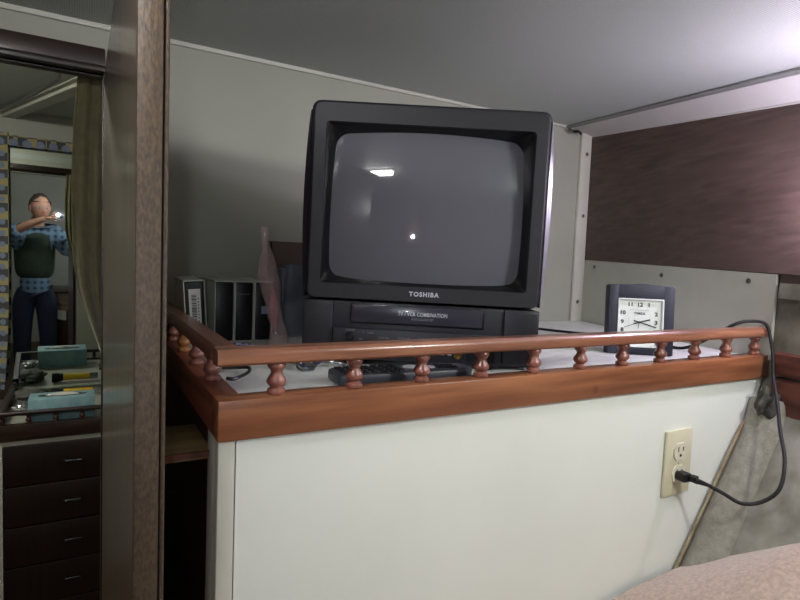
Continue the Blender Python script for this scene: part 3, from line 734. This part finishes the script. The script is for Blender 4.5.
# ---------------------------------------------------------------- far cabin
nrm = V((.029, -.999, -.045)).normalized()
mz = nrm.to_track_quat('Z', 'Y').to_matrix().to_4x4()
mi = empty('wall_mirror', (-.03, 2.850, -.125), label='large wall mirror above the chest, reflecting the photographer', cat='mirror')
mi.matrix_world = T(-.03, 2.850, -.125) @ mz
b = MB(); b.box(-.28, .48, -.53, .53, -.006, 0); mg = b.build('glass', M['mirror'], mi, smooth=0)
b = MB(); b.box(-.285, .485, -.535, .535, -.012, -.006); b.build('backing', M['dark'], mi, smooth=0)
# check orientation: local Y of quat should be world up
mw = mz @ V((0, 1, 0))
# chest with gallery
X0, X1, Yc, Yd, Zc = -.262, .62, 2.345, 2.815, -.640
ch = empty('chest_of_drawers', (X0, Yc, FL), label='dark wooden chest of drawers with gallery rail seen through the doorway', cat='chest of drawers')
A = at(ch)
b = MB(); b.box(X0, X0+.014, Yc+.004, Yd, FL, Zc-.07, M=A); b.box(X1-.02, X1, Yc+.004, Yd, FL, Zc-.07, M=A); b.box(X0, X1, Yc+.004, Yc+.02, Zc-.070, Zc-.055, M=A); b.box(X0+.014, X1-.02, Yc+.03, Yd, FL, Zc-.07, M=A); b.build('carcass', M['trimw'], ch)
zt = Zc-.072
for k in range(5):
    z1 = zt-k*.150; z0 = z1-.146
    b = MB(); b.box(X0+.016, X1-.022, Yc, Yc+.028, z0, z1, .004, M=A); d_ = b.build('drawer', M['darkz'], ch)
    b = MB(); b.tube([(X0+.20, Yc-.001, (z0+z1)/2+.004), (X0+.205, Yc-.014, (z0+z1)/2+.004), (X0+.255, Yc-.014, (z0+z1)/2+.004), (X0+.26, Yc-.001, (z0+z1)/2+.004)], .003, 8, A); b.build('handle', M['metald'], d_)
b = MB(); b.box(X0, X1, Yc-.002, Yd, Zc-.012, Zc, M=A); b.build('top_board', M['bulk'], ch)
b = MB(); b.box(X0, X1, Yc-.006, Yc+.02, Zc-.050, Zc+.006, .002, M=A); b.build('front_fascia', M['dark'], ch)
b = MB(); b.box(X0-.004, X0+.016, Yc+.02, Yd, Zc-.050, Zc+.006, .002, M=A); b.build('side_fascia', M['darkz'], ch)
b = MB(); b.prism([(Yc+.007+u*.8, Zc+.038+v*.8) for u, v in railprof()], 0, X0-.002, X1, A); b.build('top_rail', M['dark'], ch)
b = MB(); b.prism([(X0+.007+u*.8, Zc+.038+v*.8) for u, v in railprof()], 1, Yc+.02, Yd, A); b.build('side_rail', M['dark'], ch)
b = MB(); b.lathe([(r*.9, z) for r, z in balprof(.034)], None, 16); pr = b.build('spindle', M['darkred'], ch)
sp = [(X0+.008+.0835*i, Yc+.007) for i in range(11)]+[(X0+.007, Yc+.09+.1*i) for i in range(5)]
for i, (x, y) in enumerate(sp):
    o = pr if i == 0 else pr.copy()
    if i: COL.objects.link(o); o.parent = ch
    o.location = (x-X0, y-Yc, Zc+.005-FL)
# on the chest
tb = empty('tissue_box', (-.068, 2.425, Zc), (0, 0, .0), label='aqua tissue box on the chest of drawers behind its dark rail', cat='tissue box')
b = MB(); b.box(-.106, .106, -.055, .055, 0, .085, .002); b.build('carton', M['tissue'], tb)
b = MB(); b.lathe([(.04, .0), (.04, .001)], T(0, 0, .0848) @ Matrix.Diagonal((2, .5, 1, 1)), 24); b.build('opening', M['slot'], tb)
b = MB(); b.grid(rag((0, 0, .083), (.05, .012, .012), 8), 20, 12); b.build('tissue', M['towel'], tb)
fl_ = empty('flashlight', (-.06, 2.735, Zc+.022), (0, PI/2, .06), label='yellow and black flashlight lying behind the tissue box', cat='flashlight')
fl_.scale = (.8, .8, .78)
b = MB(); b.lathe([(.019, -.02), (.021, .0), (.018, .02), (.018, .12), (.016, .125)], None, 20); b.build('body', M['yellow'], fl_)
b = MB(); b.lathe([(.026, -.075), (.027, -.05), (.021, -.018)], None, 20); b.build('head', M['black'], fl_)
b = MB(); b.lathe([(.018, .121), (.018, .16), (.015, .165)], None, 20); b.build('tail_cap', M['foil'], fl_)
b = MB(); b.grid(rag((-.195, 2.50, Zc+.022), (.032, .03, .024), 5, 2.5), 26, 18); tag(b.build('crumpled_foil', M['foil'], smooth=25), 'crumpled silver foil ball left of the tissue box', 'foil')
b = MB(); b.grid(rag((-.195, 2.70, Zc+.026), (.05, .06, .026), 11, 2), 26, 18); tag(b.build('cloth_bundle', M['rag'], smooth=60), 'grey cloth bundle on the chest near the patterned curtain', 'cloth')
b = MB(); b.grid(rag((.13, 2.60, Zc+.03), (.045, .05, .028), 15, 2), 26, 18); tag(b.build('fabric_pouch', M['rag'], smooth=60), 'greyish fabric pouch on the chest right of the flashlight', 'pouch')
# patterned curtain and valance beside the mirror
def pat(u, v):
    z = lerp(-.60, .45, v); w = lerp(.30, .22, min(1, (1-v)*1.0)**6)
    x = -.60+u*(.60-.264-.02*(1-v)**5); return (x, 2.785+.010*math.sin(x*55), z)
b = MB(); b.grid(pat, 60, 30, .003); tag(b.build('patterned_curtain', M['pattern'], smooth=60), 'blue and yellow patterned curtain hanging left of the wall mirror', 'curtain')
b = MB(); b.grid(lambda u, v: (lerp(-.60, .60, u), 2.775+.006*math.sin(u*60), lerp(.397, .438, v)), 90, 4, .003); tag(b.build('valance', M['pattern'], smooth=60), 'narrow patterned valance along the top of the wall mirror', 'valance')
# ceiling rails of the far cabin
b = MB(); b.tube(spline([(-.315, 2.905, CF-.012), (-.20, 2.60, CF-.012), (-.08, 2.235, CF-.012), (-.070, 2.19, CF-.012), (-.064, 2.10, CF-.012)], 8), .0065, 8); tag(b.build('curtain_rail', M['metal']), 'thin white ceiling tube with a bent end in the far cabin', 'rail')
b = MB(); b.hexa([(-.30, 2.91, CF-.03), (-.25, 2.91, CF-.03), (.06, 2.1, CF-.03), (.01, 2.1, CF-.03), (-.30, 2.91, CF), (-.25, 2.91, CF), (.06, 2.1, CF), (.01, 2.1, CF)]); struct(b.build('trim_12', M['trimw']))
# olive curtain tied back in the doorway
def drape(u, v):
    z = lerp(.342, -.24, v)
    tt = v
    wl = [.056, .060, .064, .066, .067, .067, .066, .064, .056, .040, .022, .004]; i = v*11; k = min(10, int(i)); w = lerp(wl[k], wl[k+1], i-k)
    x = .046-w*(1-u)*1.0
    y = YB+.055+.008*math.sin(u*17+v*1.5)*(.4+.6*v if v < .8 else 1)
    return (x, y, z)
b = MB(); b.grid(drape, 60, 44, .002); cu = b.build('doorway_curtain', M['drape'], smooth=70); tag(cu, 'olive cloth curtain drawn back at the right side of the doorway', 'curtain')
b = MB(); b.tube([(DX0, YB+.055, .345), (.06, YB+.055, .345)], .005, 8); tag(b.build('curtain_rod', M['dark']), 'thin dark rod holding the olive doorway curtain', 'rod')

# ---------------------------------------------------------------- furniture behind the photographer (in the mirror)
gl = empty('galley_cabinet', (.30, -.62, FL), label='dark red wood cabinet with tan drawer behind the photographer, seen in the mirror', cat='cabinet')
A = at(gl)
b = MB(); b.box(-.13, .5, -.90, -.55, FL, -.93, .004, M=A); b.build('base', M['darkred'], gl)
b = MB(); b.box(-.13, .5, -.90, -.55, -.93, -.76, .004, M=A); dr = b.build('drawer', M['tan'], gl)
b = MB(); b.lathe([(.006, 0), (.006, .012), (.013, .018), (.013, .024), (.006, .028)], A @ T(.0, -.55, -.84) @ RX(-PI/2), 14); b.build('knob', M['metal'], dr)
b = MB(); b.box(-.14, .51, -.91, -.54, -.76, -.735, .003, M=A); b.build('top', M['darkred'], gl)
b = MB(); b.hexa([(-.11, -.549, -.99), (.05, -.549, -1.02), (.05, -.535, -1.02), (-.11, -.535, -.99), (-.11, -.549, -.90), (.05, -.549, -.93), (.05, -.535, -.93), (-.11, -.535, -.90)]); tag(b.build('towel', M['towel']), 'white towel on the front of the cabinet in the mirror', 'towel')

# ---------------------------------------------------------------- lights; all but the fluorescent one are added
def fixture(loc, rz, L, W_, m, label, name='ceiling_light'):
    t = empty(name, loc, (0, 0, rz), label=label, cat='light')
    b = MB(); b.box(-L/2-.01, L/2+.01, -W_/2-.008, W_/2+.008, -.014, 0, .002); b.build('base', M['white'], t)
    b = MB(); b.box(-L/2, L/2, -W_/2, W_/2, -.034, -.013, .006); b.build('diffuser', m, t)
    return t
fixture((-.10, .30, CE), math.radians(-28), .17, .035, M['opal'], 'small fluorescent ceiling light beside the open door')
gp = empty('added_globe_lamp', (.84, -.16, CE-.009), label='round white globe added under the ceiling to light the counter', cat='lamp')  # added globe, kept clear of the screen reflection, to brighten ceiling and counter
b = MB(); b.lathe([(.04, -.012), (.045, 0)], None, 24); b.cyl(.004, -.06, 0); b.build('mount', M['white'], gp)
b = MB(); b.ell((0, 0, -.11), (.05, .05, .05)); b.build('globe', M['opalg'], gp)
fixture((-.62, 1.75, CF), 0, .25, .08, M['opalf'], 'small ceiling light added out of view to brighten the far cabin')  # added out of view to brighten the door face and mirror area
rl = empty('added_wall_lamp', (1.168, .452, .19), label='round lamp added out of view on the walnut panel to brighten the right side', cat='lamp')  # added out of view for the bright ceiling corner and violet glow
b = MB(); b.lathe([(.035, 0), (.035, .008), (.012, .014), (.012, .045)], T(0, 0, 0) @ RY(-PI/2), 24); b.build('base', M['metal'], rl)
b = MB(); b.ell((-.062, 0, 0), (.026, .026, .026)); b.build('globe', M['opalv'], rl)

# ---------------------------------------------------------------- photographer
pe = empty('person', (-.20, -.33, FL), label='person in blue plaid shirt and dark vest holding a camera, reflected in the mirror', cat='person')
PA = at(pe)
def skin(name, nodes, edges, m, parent, root=0, lv=2, smooth=True):
    me = bpy.data.meshes.new(name); me.from_pydata([PA @ V(n[0]) for n in nodes], edges, []); me.materials.append(m)
    o = bpy.data.objects.new(name, me); COL.objects.link(o); o.parent = parent
    md = o.modifiers.new('Skin', 'SKIN'); md.use_smooth_shade = True
    for i, n in enumerate(nodes):
        r_ = n[1]; r_ = (r_, r_) if not isinstance(r_, tuple) else r_
        me.skin_vertices[0].data[i].radius = r_; me.skin_vertices[0].data[i].use_root = (i == root)
    s_ = o.modifiers.new('Sub', 'SUBSURF'); s_.levels = lv; s_.render_levels = lv
    return o
# camera held at the lens position
dev = empty('camera_device', (0, 0, 0), label='compact silver camera held up by the photographer', cat='camera')
dev.matrix_world = Matrix((R0, F0, U0)).transposed().to_4x4()
b = MB(); b.box(-.050, .046, -.030, -.008, -.030, .026, .004); b.build('body', M['device'], dev)
b = MB(); b.cyl(.016, 0, .005, T(0, -.009, 0) @ RX(-PI/2), 24, .001); b.build('lens_ring', M['black'], dev)
b = MB(); b.cyl(.009, 0, .001, T(-.026, -.0078, .018) @ RX(-PI/2), 16); b.build('flash', M['led'], dev)
hip = (-.20, -.34, -.70)
nodes = [((-.20, -.34, -.66), (.095, .07)), ((-.20, -.33, -.45), (.09, .065)), ((-.195, -.32, -.27), (.105, .07)), ((-.19, -.31, -.14), (.09, .07)), ((-.18, -.295, -.07), .052), ((-.17, -.275, -.01), .052),
 ((-.36, -.31, -.17), .06), ((-.41, -.17, -.20), .045), ((-.24, -.07, -.085), .034), ((-.115, -.02, -.02), .024),
 ((-.03, -.32, -.17), .06), ((.06, -.25, -.33), .045), ((.09, -.15, -.14), .033), ((.085, -.085, -.035), .024),
 ((-.29, -.34, -.80), .07), ((-.30, -.33, -1.10), .047), ((-.30, -.36, -1.42), .042), ((-.30, -.24, -1.46), .035),
 ((-.11, -.34, -.80), .07), ((-.10, -.33, -1.10), .047), ((-.09, -.36, -1.42), .042), ((-.09, -.24, -1.46), .035)]
edges = [(0, 1), (1, 2), (2, 3), (3, 4), (4, 5), (2, 6), (6, 7), (7, 8), (8, 9), (2, 10), (10, 11), (11, 12), (12, 13), (0, 14), (14, 15), (15, 16), (16, 17), (0, 18), (18, 19), (19, 20), (20, 21)]
body = skin('body', nodes, edges, M['skin'], pe)
# head
hc = V((-.155, -.235, .055))
HM = PA @ T(*hc) @ RZ(-.25) @ RX(-.05)
def headfn(u, v):
    a, t = 2*PI*u, PI*v; d = V((math.cos(a)*math.sin(t), math.sin(a)*math.sin(t), math.cos(t)))
    x, y, z = d.x*.076, d.y*.095, d.z*.115
    if z < 0: k = 1-.30*(-z/.115)**1.3; x *= k; y *= (1-.12*(-z/.115))
    if d.y > 0 and z < .02: y += .006
    # nose
    y += .024*math.exp(-((x/.011)**2))*math.exp(-(((z+.018)/.020)**2))*(1 if d.y > 0 else 0)
    y -= .010*math.exp(-(((abs(x)-.031)/.014)**2))*math.exp(-(((z-.010)/.012)**2))*(1 if d.y > 0 else 0)
    y += .006*math.exp(-((x/.02)**2))*math.exp(-(((z+.058)/.008)**2))*(1 if d.y > 0 else 0)
    return (x, y, z)
b = MB(); b.grid(headfn, 48, 36, 0, HM); b.ell((-.077, -.005, -.005), (.010, .018, .030), HM); b.ell((.077, -.005, -.005), (.010, .018, .030), HM); hd = b.build('head', M['skin'], pe, smooth=80)
for sx in (-.031, .031):
    b = MB(); b.ell((sx, .083, .010), (.011, .008, .008), HM); e_ = b.build('eye', M['towel'], hd)
    b = MB(); b.ell((sx, .089, .010), (.005, .003, .005), HM); b.build('pupil', M['black'], e_)
b = MB(); b.ell((0, .094, -.055), (.022, .004, .004), HM); b.build('mouth', M['bagpink'], hd)
def hairfn(u, v):
    a, t = 2*PI*u, PI*v*.60; d = V((math.cos(a)*math.sin(t), math.sin(a)*math.sin(t), math.cos(t)))
    w = 1.06+.05*noise.noise(d*5); y = d.y*.097*w-.012; z = d.z*.118*w+.004
    if d.y > .25 and z < .065: z = .065+(z-.065)*.1; 
    return (d.x*.080*w, y-(.01 if d.y > 0 else 0), z)
b = MB(); b.grid(hairfn, 44, 22, 0, HM); b.build('hair', M['hair'], pe, smooth=80)
b = MB()
for sx in (-.031, .031): b.tube([(sx+.020*math.cos(a*PI/10), .100, .010+.015*math.sin(a*PI/10)) for a in range(21)], .0014, 6, HM)
b.tube([(-.011, .100, .012), (.011, .100, .012)], .0014, 6, HM)
for sx in (-1, 1): b.tube([(sx*.051, .100, .012), (sx*.078, .04, .012), (sx*.082, -.01, .008)], .0014, 6, HM)
b.build('glasses', M['metal'], pe)
# hands: palm and five fingers each
def handset(wrist, palm, tips, thumb):
    nodes = [(wrist, .020), (palm, (.022, .014))]; ed = [(0, 1)]
    return nodes, ed
def hand_(nm, wrist, palm, bases, mids, tips, rr):
    o = skin(nm, [(wrist, .021), (lerp(V(wrist), V(palm), .55)[:], (.026, .016)), (palm, (.030, .014))], [(0, 1), (1, 2)], M['skin'], body, lv=2)
    for i in range(5):
        b_, m_, t_ = V(bases[i]), V(mids[i]), V(tips[i])
        skin('finger', [(b_, rr[i]), (lerp(b_, m_, .6), rr[i]), (m_, rr[i]*.95), (lerp(m_, t_, .6), rr[i]*.85), (t_, rr[i]*.75)], [(0, 1), (1, 2), (2, 3), (3, 4)], M['skin'], o, lv=1)
def W3(x, y, z): return (R0*x+F0*y+U0*z)[:]
rr = [.0085, .009, .0085, .0075, .0095]
hand_('hand', (-.115, -.02, -.02), W3(-.066, -.034, -.016), [W3(-.068, -.03, .012), W3(-.070, -.03, .0), W3(-.070, -.03, -.014), W3(-.068, -.03, -.028), W3(-.066, -.045, -.02)],
      [W3(-.060, -.008, .028), W3(-.062, -.004, .004), W3(-.062, -.004, -.014), W3(-.060, -.006, -.034), W3(-.052, -.048, .002)],
      [W3(-.040, -.018, .036), W3(-.046, .003, .004), W3(-.046, .003, -.014), W3(-.046, .001, -.036), W3(-.036, -.042, .016)], rr)
hand_('hand', (.085, -.085, -.035), W3(.064, -.036, -.012), [W3(.064, -.03, .014), W3(.066, -.03, .002), W3(.066, -.03, -.012), W3(.064, -.03, -.026), W3(.062, -.046, -.018)],
      [W3(.054, -.022, .034), W3(.060, -.006, .002), W3(.060, -.006, -.014), W3(.058, -.006, -.032), W3(.048, -.048, -.002)],
      [W3(.030, -.020, .034), W3(.044, .002, .002), W3(.044, .002, -.014), W3(.044, .0, -.034), W3(.030, -.042, .012)], rr)
# clothes
def cloth(name, idx, ed, m, grow, over=None):
    nn = []
    for i in idx:
        p, r_ = nodes[i]; r_ = (r_, r_) if not isinstance(r_, tuple) else r_
        if over and i in over: p = over[i]
        nn.append((p, (r_[0]+grow, r_[1]+grow)))
    ee = [(idx.index(a), idx.index(c)) for a, c in ed]
    return skin(name, nn, ee, m, pe)
cloth('shirt', [0, 1, 2, 3, 6, 7, 8, 10, 11, 12], [(0, 1), (1, 2), (2, 3), (2, 6), (6, 7), (7, 8), (2, 10), (10, 11), (11, 12)], M['plaid'], .032, {0: (-.20, -.34, -.80), 8: (-.30, -.105, -.13), 12: (.085, -.175, -.20)})
skin('vest', [((-.20, -.34, -.62), (.165, .125)), ((-.20, -.335, -.45), (.165, .13)), ((-.20, -.325, -.29), (.178, .135)), ((-.195, -.315, -.19), (.165, .12)), ((-.19, -.31, -.13), (.10, .085))], [(0, 1), (1, 2), (2, 3), (3, 4)], M['vest'], pe)
cloth('jeans', [0, 14, 15, 16, 18, 19, 20], [(0, 14), (14, 15), (15, 16), (0, 18), (18, 19), (19, 20)], M['jeans'], .030, {0: (-.20, -.34, -.60)})
for x in (-.30, -.09):
    b = MB(); b.grid(lambda u, v: (x+.045*math.cos(2*PI*u)*math.sin(PI*v), -.29+.13*math.sin(2*PI*u)*math.sin(PI*v), max(FL+.001, FL+.045+.05*math.cos(PI*v)+(.03 if math.sin(2*PI*u) < -.2 else 0)*math.sin(PI*v))), 28, 18, 0, PA); b.build('shoe', M['shoe'], pe, smooth=70)

# ---------------------------------------------------------------- world & view
w = bpy.data.worlds.new('world'); S.world = w; w.use_nodes = True
w.node_tree.nodes['Background'].inputs[0].default_value = (.5, .55, .6, 1); w.node_tree.nodes['Background'].inputs[1].default_value = .15
S.view_settings.view_transform = 'Standard'; S.view_settings.look = 'None'; S.view_settings.gamma = 1; S.view_settings.use_curve_mapping = False
S.view_settings.exposure = 0.5
